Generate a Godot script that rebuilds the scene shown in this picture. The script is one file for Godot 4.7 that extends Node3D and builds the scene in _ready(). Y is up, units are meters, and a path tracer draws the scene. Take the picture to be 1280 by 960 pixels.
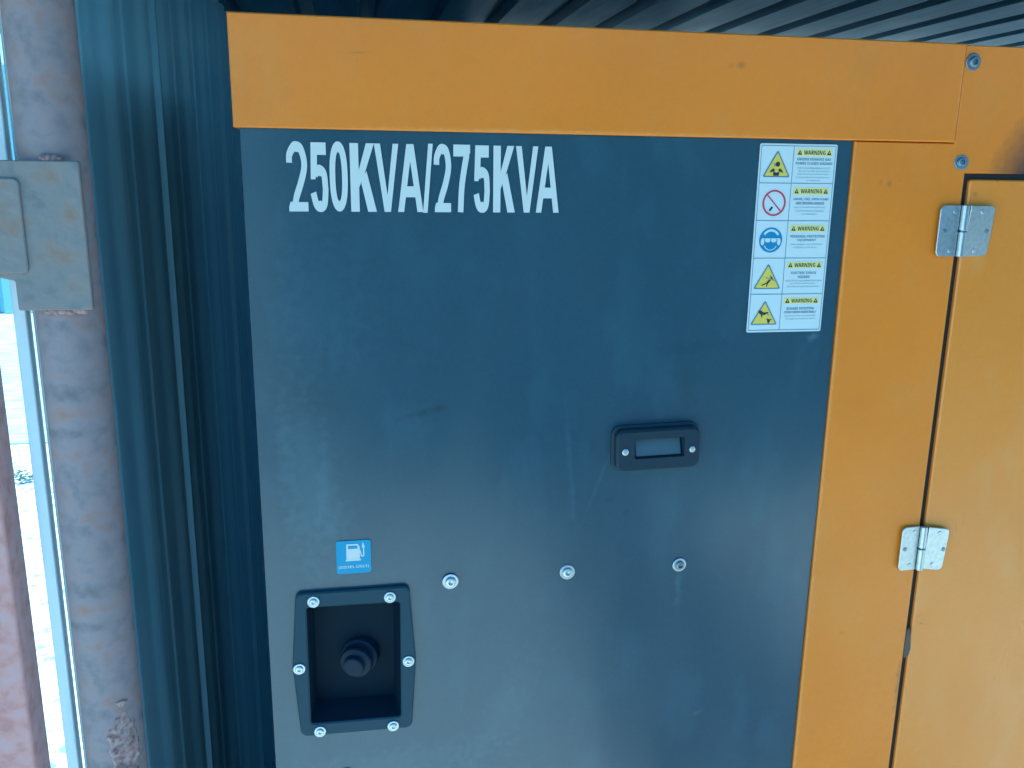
extends Node3D
# Heights below are measured from the camera's eye level; EYE lifts them to the floor at y = 0.
const EYE := 2.35
var M := {}

# ------------------------------------------------------------------ helpers
func tri(st: SurfaceTool, a: Vector3, b: Vector3, c: Vector3, n: Vector3, uvs = null) -> void:
	var p = [a, b, c]
	var t = uvs if uvs else [Vector2(a.x, -a.y), Vector2(b.x, -b.y), Vector2(c.x, -c.y)]
	if (c - a).cross(b - a).dot(n) < 0.0:
		p = [a, c, b]
		t = [t[0], t[2], t[1]]
	for i in 3:
		st.set_normal(n)
		st.set_uv(t[i])
		st.add_vertex(p[i])

func quad(st: SurfaceTool, a: Vector3, b: Vector3, c: Vector3, d: Vector3, n: Vector3) -> void:
	tri(st, a, b, c, n)
	tri(st, a, c, d, n)

func new_st() -> SurfaceTool:
	var st := SurfaceTool.new()
	st.begin(Mesh.PRIMITIVE_TRIANGLES)
	return st

func obj(called: String, st: SurfaceTool, m: Material, parent: Node = self) -> MeshInstance3D:
	var o := MeshInstance3D.new()
	o.name = called
	o.mesh = st.commit()
	o.material_override = m
	o.mesh.surface_set_material(0, m)
	o.material_override = null
	parent.add_child(o, true)
	return o

func group_node(called: String, parent: Node, at := Vector3.ZERO) -> Node3D:
	var o := Node3D.new()
	o.name = called
	o.position = at
	parent.add_child(o, true)
	return o

func tag(o: Node, label: String, category: String, group := "", kind := "") -> Node:
	if label: o.set_meta("label", label)
	if category: o.set_meta("category", category)
	if group: o.set_meta("group", group)
	if kind: o.set_meta("kind", kind)
	return o

func rect(x0: float, y0: float, x1: float, y1: float) -> PackedVector2Array:
	return PackedVector2Array([Vector2(x0, y0), Vector2(x1, y0), Vector2(x1, y1), Vector2(x0, y1)])

func ccw(p: PackedVector2Array) -> PackedVector2Array:
	var area := 0.0
	for i in p.size():
		area += p[i].cross(p[(i + 1) % p.size()])
	if area < 0.0:
		p = p.duplicate()
		p.reverse()
	return p

func inset(p: PackedVector2Array, by: float) -> PackedVector2Array:
	var o := PackedVector2Array()
	var n := p.size()
	for i in n:
		var d0 = (p[i] - p[(i + n - 1) % n]).normalized()
		var d1 = (p[(i + 1) % n] - p[i]).normalized()
		var n0 := Vector2(-d0.y, d0.x)
		var n1 := Vector2(-d1.y, d1.x)
		var m := n0 + n1
		o.append(p[i] + m * (by / maxf(0.3, 0.5 * m.length_squared())))
	return o

func rounded(p: PackedVector2Array, r: float, k := 5) -> PackedVector2Array:
	p = ccw(p)
	var o := PackedVector2Array()
	var n := p.size()
	for i in n:
		var a = (p[(i + n - 1) % n] - p[i]).normalized()
		var b = (p[(i + 1) % n] - p[i]).normalized()
		var half := acos(clampf(a.dot(b), -1, 1)) / 2.0
		if half > 1.4:
			o.append(p[i])
			continue
		var reach = r / tan(half)
		var c = p[i] + (a + b).normalized() * (r / sin(half))
		var s = (p[i] + a * reach - c).angle()
		var e = (p[i] + b * reach - c).angle()
		var sweep := wrapf(e - s, -PI, PI)
		for j in k + 1:
			o.append(c + Vector2.from_angle(s + sweep * j / k) * r)
	return o

# an extruded outline with a chamfer round its front face
func plate(st: SurfaceTool, outline: PackedVector2Array, z0: float, z1: float, bevel := 0.0, back := true) -> void:
	var p := ccw(outline)
	var f := inset(p, bevel) if bevel > 0.0 else p
	var t := Geometry2D.triangulate_polygon(f)
	for i in range(0, t.size(), 3):
		tri(st, v3(f[t[i]], z1), v3(f[t[i + 1]], z1), v3(f[t[i + 2]], z1), Vector3(0, 0, 1))
	if back:
		t = Geometry2D.triangulate_polygon(p)
		for i in range(0, t.size(), 3):
			tri(st, v3(p[t[i]], z0), v3(p[t[i + 1]], z0), v3(p[t[i + 2]], z0), Vector3(0, 0, -1))
	for i in p.size():
		var j := (i + 1) % p.size()
		var d = (p[j] - p[i]).normalized()
		var n := Vector3(d.y, -d.x, 0)
		quad(st, v3(p[i], z0), v3(p[j], z0), v3(p[j], z1 - bevel), v3(p[i], z1 - bevel), n)
		if bevel > 0.0:
			quad(st, v3(p[i], z1 - bevel), v3(p[j], z1 - bevel), v3(f[j], z1), v3(f[i], z1), (n + Vector3(0, 0, 1)).normalized())

func v3(p: Vector2, z: float) -> Vector3:
	return Vector3(p.x, p.y, z)

# a strip of quads between two outlines with as many points
func ring(st: SurfaceTool, a: PackedVector2Array, za: float, b: PackedVector2Array, zb: float, n = null) -> void:
	for i in a.size():
		var j := (i + 1) % a.size()
		var nn = n
		if nn == null:
			nn = (v3(a[j], za) - v3(a[i], za)).cross(v3(b[i], zb) - v3(a[i], za)).normalized()
		quad(st, v3(a[i], za), v3(a[j], za), v3(b[j], zb), v3(b[i], zb), nn)

func box(st: SurfaceTool, lo: Vector3, hi: Vector3, bevel := 0.0) -> void:
	if bevel <= 0.0:
		plate(st, rect(lo.x, lo.y, hi.x, hi.y), lo.z, hi.z)
		return
	plate(st, rect(lo.x, lo.y, hi.x, hi.y), lo.z, hi.z, bevel)

# profile points are (radius, height along the axis)
func lathe(st: SurfaceTool, profile: Array, xf: Transform3D, n := 28) -> void:
	for k in profile.size() - 1:
		var a = profile[k]
		var b = profile[k + 1]
		var dn := Vector2(b.y - a.y, a.x - b.x).normalized()
		for i in n:
			var t0 := TAU * i / n
			var t1 := TAU * (i + 1) / n
			var pts := []
			var nor := []
			for q in [[a, t0], [a, t1], [b, t1], [b, t0]]:
				var dir := Vector3(cos(q[1]), sin(q[1]), 0)
				pts.append(xf * (dir * q[0].x + Vector3(0, 0, q[0].y)))
				nor.append((xf.basis * (dir * dn.x + Vector3(0, 0, dn.y))).normalized())
			for s in [[0, 1, 2], [0, 2, 3]]:
				if pts[s[0]].distance_squared_to(pts[s[1]]) < 1e-14 or pts[s[1]].distance_squared_to(pts[s[2]]) < 1e-14 or pts[s[0]].distance_squared_to(pts[s[2]]) < 1e-14:
					continue
				var order = s
				if (pts[s[2]] - pts[s[0]]).cross(pts[s[1]] - pts[s[0]]).dot(nor[s[0]]) < 0:
					order = [s[0], s[2], s[1]]
				for v in order:
					st.set_normal(nor[v])
					st.set_uv(Vector2(pts[v].x, -pts[v].y))
					st.add_vertex(pts[v])

# a folded sheet: the section (u, v) swept along w, thick towards -v
func sheet(st: SurfaceTool, section: Array, at: Vector3, u: Vector3, v: Vector3, w: Vector3, thick: float) -> void:
	for i in section.size() - 1:
		var a = section[i]
		var b = section[i + 1]
		var n: Vector3 = (v * (b.x - a.x) - u * (b.y - a.y)).normalized()
		var p = at + u * a.x + v * a.y
		var q = at + u * b.x + v * b.y
		quad(st, p, q, q + w, p + w, n)
		quad(st, p - v * thick, q - v * thick, q + w - v * thick, p + w - v * thick, -n)
	for e in [section[0], section[-1]]:
		var p = at + u * e.x + v * e.y
		var n = u if e == section[-1] else -u
		quad(st, p, p - v * thick, p + w - v * thick, p + w, n)

# a pen stroke of unequal width (wx across, wy up) along points
func pen(st: SurfaceTool, pts: Array, wx: float, wy: float, z0: float, z1: float, closed := false) -> void:
	var n := pts.size()
	var l := []
	var r := []
	for i in n:
		var a = pts[(i + n - 1) % n] if closed or i > 0 else pts[0]
		var b = pts[(i + 1) % n] if closed or i < n - 1 else pts[n - 1]
		var d = (b - a).normalized()
		var off := Vector2(-d.y * wx * 0.5, d.x * wy * 0.5)
		l.append(pts[i] + off)
		r.append(pts[i] - off)
	for i in (n if closed else n - 1):
		var j := (i + 1) % n
		quad(st, v3(r[i], z1), v3(r[j], z1), v3(l[j], z1), v3(l[i], z1), Vector3(0, 0, 1))
		for s in [l, r]:
			var d = (s[j] - s[i]).normalized()
			var nn := Vector3(-d.y, d.x, 0) * (1.0 if s == l else -1.0)
			quad(st, v3(s[i], z0), v3(s[j], z0), v3(s[j], z1), v3(s[i], z1), nn)
	if not closed:
		for i in [0, n - 1]:
			quad(st, v3(l[i], z0), v3(r[i], z0), v3(r[i], z1), v3(l[i], z1), v3((pts[i] - pts[1 if i == 0 else n - 2]).normalized(), 0))

func smooth_path(c: Array, k := 8) -> Array:
	var o := []
	for i in c.size() - 1:
		var p0 = c[maxi(i - 1, 0)]
		var p3 = c[mini(i + 2, c.size() - 1)]
		for j in k:
			o.append(c[i].cubic_interpolate(c[i + 1], p0, p3, float(j) / k))
	o.append(c[-1])
	return o

func ellipse(c: Vector2, rx: float, ry: float, n := 36, from := 0.0, sweep := TAU, power := 1.0) -> Array:
	var o := []
	var m := n if is_equal_approx(sweep, TAU) else n + 1
	for i in m:
		var t := from + sweep * i / n
		var cs := cos(t)
		var sn := sin(t)
		o.append(c + Vector2(rx * signf(cs) * pow(absf(cs), power), ry * signf(sn) * pow(absf(sn), power)))
	return o

# ------------------------------------------------------------------ materials
func noise(freq: float, octaves := 4, s := 1) -> FastNoiseLite:
	var n := FastNoiseLite.new()
	n.seed = s
	n.frequency = freq
	n.fractal_octaves = octaves
	n.noise_type = FastNoiseLite.TYPE_SIMPLEX_SMOOTH
	return n

func lin(r: float, g: float, b: float) -> Color:
	return Color(r, g, b).linear_to_srgb()

func ramp_texture(freq: float, octaves: int, s: int, stops: Array, size := 512) -> NoiseTexture2D:
	var t := NoiseTexture2D.new()
	t.width = size
	t.height = size
	t.seamless = true
	t.noise = noise(freq, octaves, s)
	var g := Gradient.new()
	var off := PackedFloat32Array()
	var col := PackedColorArray()
	for x in stops:
		off.append(x[0])
		col.append(x[1])
	g.offsets = off
	g.colors = col
	t.color_ramp = g
	return t

func bump_texture(freq: float, octaves: int, s: int, strength: float, size := 512) -> NoiseTexture2D:
	var t := NoiseTexture2D.new()
	t.width = size
	t.height = size
	t.seamless = true
	t.noise = noise(freq, octaves, s)
	t.as_normal_map = true
	t.bump_strength = strength
	return t

func mat(c: Color, rough: float, metal := 0.0, spec := 0.5) -> StandardMaterial3D:
	var m := StandardMaterial3D.new()
	m.albedo_color = c
	m.roughness = rough
	m.metallic = metal
	m.metallic_specular = spec
	return m

func tri_mat(m: StandardMaterial3D, scale: Vector3) -> StandardMaterial3D:
	m.uv1_triplanar = true
	m.uv1_world_triplanar = true
	m.uv1_scale = scale
	return m

func grey(a: float) -> Color:
	return Color(a, a, a)

# a painted sheet seen close: colour, soft mottling, and marks [x, y, rx, ry, turn, strength, colour]
func paint_texture(area: Rect2, w: int, h: int, base: Color, mottle: float, marks: Array, dust: Color, dust_amount: float, s: int) -> ImageTexture:
	var im := Image.create(w, h, false, Image.FORMAT_RGB8)
	var big := noise(3.2, 4, s)
	var fine := noise(60.0, 3, s + 1)
	var dusty := noise(7.0, 5, s + 2)
	var streak := noise(14.0, 4, s + 3)
	var grain := RandomNumberGenerator.new()
	grain.seed = s
	for j in h:
		var y := area.position.y + area.size.y * (1.0 - (j + 0.5) / h)
		for i in w:
			var x := area.position.x + area.size.x * (i + 0.5) / w
			var k := 1.0 + mottle * (big.get_noise_2d(x, y) + 0.5 * fine.get_noise_2d(x, y))
			var c := Color(base.r * k, base.g * k, base.b * k)
			var d := clampf(dusty.get_noise_2d(x * 1.3, y * 0.8) * 1.4 + streak.get_noise_2d(x, y * 0.12) * 0.6, 0, 1)
			d = d * d * (3.0 - 2.0 * d) * dust_amount
			c = c.lerp(dust, d)
			for m in marks:
				var q := Vector2(x - m[0], y - m[1])
				if absf(q.x) > m[2] * 3.0 + m[3] * 3.0 or absf(q.y) > m[2] * 3.0 + m[3] * 3.0:
					continue
				q = q.rotated(-m[4])
				var r := sqrt(q.x * q.x / (m[2] * m[2]) + q.y * q.y / (m[3] * m[3])) + (0.7 if m[5] < 0.8 else 0.12) * streak.get_noise_2d(x * 4.0, y * 4.0)
				c = c.lerp(m[6], m[5] * clampf(1.25 - r, 0, 1))
			c = c.linear_to_srgb()
			var e := grain.randf_range(-0.008, 0.008)
			im.set_pixel(i, j, Color(c.r + e + grain.randf_range(-0.002, 0.002), c.g + e, c.b + e))
	return ImageTexture.create_from_image(im)

func fit_uv(m: StandardMaterial3D, area: Rect2) -> void:
	# mesh uvs are (x, -y) in metres from eye level
	m.uv1_scale = Vector3(1.0 / area.size.x, 1.0 / area.size.y, 1)
	m.uv1_offset = Vector3(-area.position.x / area.size.x, (area.position.y + area.size.y) / area.size.y, 0)
	m.texture_repeat = false

func make_materials() -> void:
	var pa := Rect2(-0.14, -1.45, 0.84, 1.52)
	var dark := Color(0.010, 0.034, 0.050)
	var pale := Color(0.10, 0.23, 0.30)
	M.slate = mat(Color.WHITE, 0.27, 0.0, 0.58)
	M.slate.albedo_texture = paint_texture(pa, 560, 1013, Color(0.017, 0.061, 0.090), 0.06, [
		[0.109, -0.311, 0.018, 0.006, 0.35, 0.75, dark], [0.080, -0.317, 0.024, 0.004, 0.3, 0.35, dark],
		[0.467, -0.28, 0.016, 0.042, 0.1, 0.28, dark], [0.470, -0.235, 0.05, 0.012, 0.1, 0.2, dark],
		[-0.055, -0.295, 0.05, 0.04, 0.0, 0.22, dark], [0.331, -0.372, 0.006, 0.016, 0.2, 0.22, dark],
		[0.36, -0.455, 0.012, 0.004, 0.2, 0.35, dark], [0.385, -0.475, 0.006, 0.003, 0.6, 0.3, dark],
		[-0.062, -0.43, 0.035, 0.16, 0.08, 0.10, pale], [-0.03, -0.46, 0.03, 0.03, 0.4, 0.07, pale], [-0.09, -0.38, 0.010, 0.10, 0.05, 0.08, pale], [-0.045, -0.40, 0.008, 0.07, -0.1, 0.07, pale], [0.30, -0.40, 0.004, 0.09, 0.1, 0.08, pale], [0.345, -0.42, 0.003, 0.06, -0.35, 0.10, pale],
		[-0.04, -0.17, 0.06, 0.10, 0.1, 0.06, pale], [0.03, -0.86, 0.16, 0.03, 0.1, 0.10, pale],
		[0.20, -0.80, 0.03, 0.12, -0.5, 0.06, pale], [0.52, -0.82, 0.010, 0.004, 0.3, 0.15, pale], [0.473, -0.60, 0.006, 0.03, 0.0, 0.14, pale],
		[0.655, -0.222, 0.01, 0.006, 0, 0.3, pale]], Color(0.045, 0.14, 0.19), 0.12, 5)
	fit_uv(M.slate, pa)
	var oa := Rect2(-0.14, -1.05, 1.40, 1.24)
	var brown := Color(0.30, 0.10, 0.03)
	var near_black := Color(0.035, 0.03, 0.028)
	var rust_and_highlights := [
		[0.515, 0.1447, 0.006, 0.005, 0, 0.6, brown], [0.500, 0.1435, 0.004, 0.003, 0, 0.4, brown],
		[0.7489, -0.0053, 0.004, 0.005, 0, 0.7, brown], [0.735, -0.004, 0.003, 0.005, 0, 0.45, brown], [0.765, 0.0, 0.003, 0.002, 0, 0.35, brown],
		[0.60, 0.10, 0.05, 0.03, 0.2, 0.04, brown], [0.70, 0.15, 0.03, 0.02, 0.0, 0.06, brown], [0.80, 0.14, 0.03, 0.025, 0.3, 0.04, brown],
		[0.02, 0.143, 0.014, 0.0012, 0.05, 0.4, brown], [0.752, -0.70, 0.004, 0.003, 0, 0.4, brown], [0.74, -0.32, 0.02, 0.02, 0, 0.05, brown], [0.81, -0.22, 0.02, 0.05, 0, 0.05, brown],
		[0.862, -0.80, 0.004, 0.06, 0.0, 0.5, brown], [0.871, -0.745, 0.004, 0.02, 0, 0.6, near_black]]
	var edge_highlight := Color(0.86, 0.40, 0.12)  # pale lines along sheet edges: highlights put into the colour
	rust_and_highlights.append_array([[0.30, 0.0558, 0.30, 0.0011, 0, 0.45, edge_highlight], [0.84, 0.118, 0.0012, 0.055, 0, 0.5, edge_highlight], [0.8448, 0.09, 0.0009, 0.06, 0, 0.35, edge_highlight], [0.6925, -0.30, 0.0011, 0.30, 0, 0.4, edge_highlight], [0.6925, -0.85, 0.0011, 0.25, 0, 0.4, edge_highlight]])
	var marks_and_patch := rust_and_highlights + [[0.985, 0.020, 0.11, 0.064, 0.93, 0.97, near_black]]  # smooth near-black patch at the lower right of the lintel
	M.orange = mat(Color.WHITE, 0.40, 0.0, 0.5)
	M.orange.albedo_texture = paint_texture(oa, 1000, 887, Color(0.79, 0.194, 0.010), 0.06, marks_and_patch, Color(0.66, 0.26, 0.06), 0.18, 21)
	M.orange_door_sheen = mat(Color.WHITE, 0.36, 0.0, 0.55)  # door sheen is put into its paler base and dust colours
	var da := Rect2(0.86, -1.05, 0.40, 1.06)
	M.orange_door_sheen.albedo_texture = paint_texture(da, 320, 848, Color(0.79, 0.216, 0.018), 0.05, [
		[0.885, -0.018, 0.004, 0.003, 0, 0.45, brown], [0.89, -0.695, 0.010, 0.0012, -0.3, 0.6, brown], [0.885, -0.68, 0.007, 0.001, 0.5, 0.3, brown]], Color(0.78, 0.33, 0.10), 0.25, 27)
	fit_uv(M.orange_door_sheen, da)
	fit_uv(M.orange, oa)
	# paint gloss is uneven where hands and dust have dulled it
	var gloss := Image.create(192, 256, false, Image.FORMAT_RGB8)
	var smudge := noise(0.02, 5, 73)
	for j in 256:
		for i in 192:
			gloss.set_pixel(i, j, grey(clampf(0.88 + 0.22 * smudge.get_noise_2d(i, j * 0.6), 0.5, 1.0)))
	for k in ["slate", "orange", "orange_door_sheen"]:
		M[k].roughness_texture = ImageTexture.create_from_image(gloss)
	M.lettering = mat(lin(0.57, 0.575, 0.56), 0.6, 0.0, 0.35)
	M.black = mat(lin(0.010, 0.028, 0.044), 0.5, 0.0, 0.34)
	M.flange = mat(lin(0.009, 0.044, 0.066), 0.5, 0.0, 0.34)
	M.pocket = mat(lin(0.005, 0.017, 0.029), 0.6, 0.0, 0.2)
	M.cap = mat(lin(0.006, 0.020, 0.036), 0.55, 0.0, 0.28)
	M.paddle = mat(lin(0.052, 0.090, 0.112), 0.45)
	M.rubber = mat(lin(0.009, 0.01, 0.012), 0.8)
	M.torn = mat(lin(0.11, 0.08, 0.065), 0.9)
	M.zinc = tri_mat(mat(lin(0.48, 0.52, 0.54), 0.4, 1.0), Vector3(9, 9, 9))
	M.zinc.roughness_texture = ramp_texture(0.03, 4, 31, [[0.0, grey(0.85)], [1.0, grey(1.0)]], 256)
	M.zinc.albedo_texture = ramp_texture(0.05, 4, 33, [[0.25, grey(0.94)], [0.6, grey(1.0)]], 256)
	M.bolt = mat(lin(0.56, 0.62, 0.65), 0.36, 1.0)
	M.washer = mat(lin(0.50, 0.55, 0.58), 0.42, 1.0)
	M.dull_bolt = mat(lin(0.20, 0.26, 0.30), 0.4, 0.9)
	M.recess = mat(lin(0.05, 0.06, 0.07), 0.5, 0.6)
	M.decal = mat(lin(0.56, 0.61, 0.62), 0.4)
	M.decal_line = mat(lin(0.10, 0.19, 0.24), 0.5)
	M.decal_text = mat(lin(0.13, 0.21, 0.27), 0.5)
	M.decal_faint = mat(lin(0.30, 0.41, 0.47), 0.5)
	M.yellow = mat(lin(0.72, 0.50, 0.075), 0.45)
	M.pale_yellow = mat(lin(0.74, 0.60, 0.22), 0.45)
	M.ink = mat(lin(0.018, 0.024, 0.028), 0.5)
	M.red = mat(lin(0.55, 0.035, 0.07), 0.45)
	M.sign_blue = mat(lin(0.006, 0.20, 0.38), 0.45, 0.0, 0.35)
	M.fuel_blue = mat(lin(0.006, 0.26, 0.43), 0.45, 0.0, 0.35)
	M.wall = tri_mat(mat(Color.WHITE, 0.45, 0.0), Vector3(1.2, 0.25, 1.2))
	M.wall.albedo_texture = ramp_texture(0.012, 5, 41, [[0.2, lin(0.34, 0.74, 0.92)], [0.55, lin(0.39, 0.78, 0.94)], [0.8, lin(0.45, 0.80, 0.94)]])
	M.wall.normal_enabled = true
	M.wall.normal_texture = bump_texture(0.006, 3, 43, 6.0)
	M.wall.normal_scale = 0.4
	M.roof = tri_mat(mat(Color.WHITE, 0.48, 0.0, 0.5), Vector3(3.0, 3.0, 0.22))
	M.roof.albedo_texture = ramp_texture(0.02, 5, 45, [[0.1, lin(0.055, 0.19, 0.27)], [0.5, lin(0.075, 0.22, 0.30)], [0.9, lin(0.095, 0.25, 0.33)]])
	M.roof.roughness_texture = ramp_texture(0.03, 4, 46, [[0.0, grey(0.85)], [1.0, grey(1.0)]])
	M.roof.normal_enabled = true
	M.roof.normal_texture = bump_texture(0.01, 4, 47, 5.0)
	M.roof.normal_scale = 0.08
	M.rusty = tri_mat(mat(Color.WHITE, 0.75, 0.15), Vector3(4, 4, 4))
	M.rusty.albedo_texture = ramp_texture(0.014, 6, 51, [[0.05, lin(0.16, 0.125, 0.135)], [0.35, lin(0.23, 0.185, 0.20)], [0.55, lin(0.27, 0.205, 0.215)], [0.8, lin(0.29, 0.18, 0.17)], [1.0, lin(0.29, 0.15, 0.12)]])
	M.rusty.normal_enabled = true
	M.rusty.normal_texture = bump_texture(0.03, 5, 52, 6.0)
	M.rusty.normal_scale = 0.14
	M.plate_steel = tri_mat(mat(Color.WHITE, 0.75, 0.05), Vector3(3, 3, 3))
	M.plate_steel.albedo_texture = ramp_texture(0.014, 6, 55, [[0.0, lin(0.14, 0.125, 0.125)], [0.35, lin(0.195, 0.18, 0.18)], [0.6, lin(0.22, 0.185, 0.175)], [1.0, lin(0.25, 0.14, 0.105)]])
	M.plate_steel.normal_enabled = true
	M.plate_steel.normal_texture = bump_texture(0.03, 5, 56, 6.0)
	M.plate_steel.normal_scale = 0.2
	M.scale = tri_mat(mat(Color.WHITE, 0.95), Vector3(12, 12, 12))
	M.scale.albedo_texture = ramp_texture(0.03, 5, 57, [[0.2, lin(0.11, 0.06, 0.06)], [0.5, lin(0.31, 0.18, 0.17)], [0.8, lin(0.38, 0.27, 0.26)]], 256)
	M.red_rust = tri_mat(mat(Color.WHITE, 0.85), Vector3(4, 4, 4))
	M.red_rust.albedo_texture = ramp_texture(0.016, 6, 59, [[0.2, lin(0.46, 0.20, 0.18)], [0.55, lin(0.56, 0.26, 0.24)], [0.85, lin(0.52, 0.29, 0.29)]])
	M.trim = tri_mat(mat(Color.WHITE, 0.55), Vector3(6, 0.6, 6))
	M.trim.albedo_texture = ramp_texture(0.02, 4, 61, [[0.2, lin(0.60, 0.70, 0.74)], [0.7, lin(0.70, 0.79, 0.82)]], 256)
	M.sand = tri_mat(mat(Color.WHITE, 0.95), Vector3(0.8, 0.8, 0.8))
	M.sand.albedo_texture = ramp_texture(0.01, 6, 63, [[0.22, lin(0.13, 0.29, 0.26)], [0.38, lin(0.33, 0.50, 0.50)], [0.55, lin(0.40, 0.57, 0.58)], [0.85, lin(0.49, 0.64, 0.65)]], 1024)
	M.concrete = tri_mat(mat(Color.WHITE, 0.85), Vector3(0.25, 1, 1.4))
	M.concrete.albedo_texture = ramp_texture(0.015, 5, 65, [[0.2, lin(0.16, 0.36, 0.40)], [0.6, lin(0.24, 0.46, 0.50)], [0.9, lin(0.36, 0.54, 0.56)]])
	M.floor = tri_mat(mat(Color.WHITE, 0.85), Vector3(0.8, 0.8, 0.8))
	M.floor.albedo_texture = ramp_texture(0.012, 6, 67, [[0.2, lin(0.31, 0.42, 0.44)], [0.8, lin(0.42, 0.54, 0.56)]])
	M.blue_sheet = mat(lin(0.16, 0.42, 0.52), 0.5, 0.1)
	M.block = tri_mat(mat(Color.WHITE, 0.9), Vector3(0.7, 0.7, 0.7))
	M.block.albedo_texture = ramp_texture(0.012, 5, 69, [[0.2, lin(0.09, 0.11, 0.13)], [0.8, lin(0.16, 0.18, 0.20)]], 256)
	M.asphalt = tri_mat(mat(Color.WHITE, 0.95), Vector3(1, 1, 1))
	M.asphalt.albedo_texture = ramp_texture(0.03, 5, 75, [[0.2, lin(0.04, 0.042, 0.045)], [0.8, lin(0.06, 0.062, 0.065)]], 256)
	M.leaf = mat(lin(0.03, 0.10, 0.07), 0.6)
	M.stone = mat(lin(0.42, 0.43, 0.40), 0.9)

# ------------------------------------------------------------------ small hardware
func bolt(parent: Node, called: String, p: Vector3, r: float, m: Material, washer_m: Material, turn := 0.0, lean := 0.0) -> Node3D:
	var o := group_node(called, parent, p)
	var xf := Transform3D(Basis.from_euler(Vector3(lean, lean * 0.7, turn)), Vector3.ZERO)
	var st := new_st()
	lathe(st, [Vector2(r, 0), Vector2(r, 0.0012), Vector2(r * 0.94, 0.0018), Vector2(r * 0.6, 0.0018)], xf)
	obj("washer", st, washer_m, o)
	st = new_st()
	var h := r * 0.52
	var q := r * 0.68
	lathe(st, [Vector2(q, 0.0019), Vector2(q, 0.0026), Vector2(q * 0.96, h * 0.55), Vector2(q * 0.86, h * 0.82), Vector2(q * 0.72, h * 0.96), Vector2(q * 0.58, h), Vector2(q * 0.46, h)], xf)
	# hexagon socket
	lathe(st, [Vector2(q * 0.46, h), Vector2(q * 0.42, h * 0.55), Vector2(0.00001, h * 0.45)], xf, 6)
	obj("bolt_head", st, m, o)
	return o

func screw(parent: Node, p: Vector3, r: float, m: Material, turn: float) -> MeshInstance3D:
	var st := new_st()
	lathe(st, [Vector2(r, 0), Vector2(r * 0.96, r * 0.14), Vector2(r * 0.8, r * 0.24), Vector2(r * 0.5, r * 0.27), Vector2(0.00001, r * 0.27)], Transform3D(Basis(), p), 20)
	for a in [0.0, PI / 2]:
		var d := Vector2.from_angle(turn + a)
		var e := Vector2(-d.y, d.x)
		var c := Vector2(p.x, p.y)
		plate(st, PackedVector2Array([c - d * r * 0.5 - e * r * 0.09, c + d * r * 0.5 - e * r * 0.09, c + d * r * 0.5 + e * r * 0.09, c - d * r * 0.5 + e * r * 0.09]), p.z + r * 0.2, p.z + r * (0.285 if a == 0.0 else 0.29), 0.0, false)
	return obj("screw", st, m, parent)

func words(parent: Node, called: String, text: String, x0: float, x1: float, yc: float, height: float, z: float, m: Material, bold := true) -> void:
	var tm := TextMesh.new()
	var f := SystemFont.new()
	f.font_names = PackedStringArray(["Droid Sans"])
	f.font_weight = 700 if bold else 400
	tm.font = f
	tm.text = text
	tm.font_size = 48
	tm.pixel_size = 0.01
	tm.depth = 0.02
	tm.curve_step = 2.0
	tm.material = m
	var o := MeshInstance3D.new()
	o.name = called
	o.mesh = tm
	var b := tm.get_aabb()
	var sx := (x1 - x0) / maxf(b.size.x, 1e-4)
	var sy := height / maxf(b.size.y, 1e-4)
	o.scale = Vector3(sx, sy, 0.008)
	o.position = Vector3((x0 + x1) / 2 - b.get_center().x * sx, yc - b.get_center().y * sy, z)
	parent.add_child(o, true)

func flat(parent: Node, called: String, outline, z: float, m: Material, thick := 0.0003) -> void:
	var st := new_st()
	plate(st, PackedVector2Array(outline), z - thick, z, 0.0, false)
	obj(called, st, m, parent)

# ------------------------------------------------------------------ the generator
# thin sheet steel, a little buckled between its fixings
func buckled(st: SurfaceTool, x0: float, y0: float, x1: float, y1: float, wave: FastNoiseLite) -> void:
	var nx := maxi(2, ceili((x1 - x0) / 0.02))
	var ny := maxi(2, ceili((y1 - y0) / 0.02))
	var deep := func(x: float, y: float) -> float: return -0.0016 * (0.5 + 0.5 * clampf(1.4 * wave.get_noise_2d(x * 1.5, y * 0.7), -1, 1))
	for j in ny:
		for i in nx:
			var c := []
			for q in [[i, j], [i + 1, j], [i + 1, j + 1], [i, j + 1]]:
				var x: float = lerpf(x0, x1, q[0] / float(nx))
				var y: float = lerpf(y0, y1, q[1] / float(ny))
				var gx: float = (deep.call(x + 0.005, y) - deep.call(x - 0.005, y)) / 0.01
				var gy: float = (deep.call(x, y + 0.005) - deep.call(x, y - 0.005)) / 0.01
				c.append([Vector3(x, y, deep.call(x, y)), Vector3(-gx, -gy, 1).normalized()])
			for v in [0, 2, 1, 0, 3, 2]:
				st.set_normal(c[v][1])
				st.set_uv(Vector2(c[v][0].x, -c[v][0].y))
				st.add_vertex(c[v][0])

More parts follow.
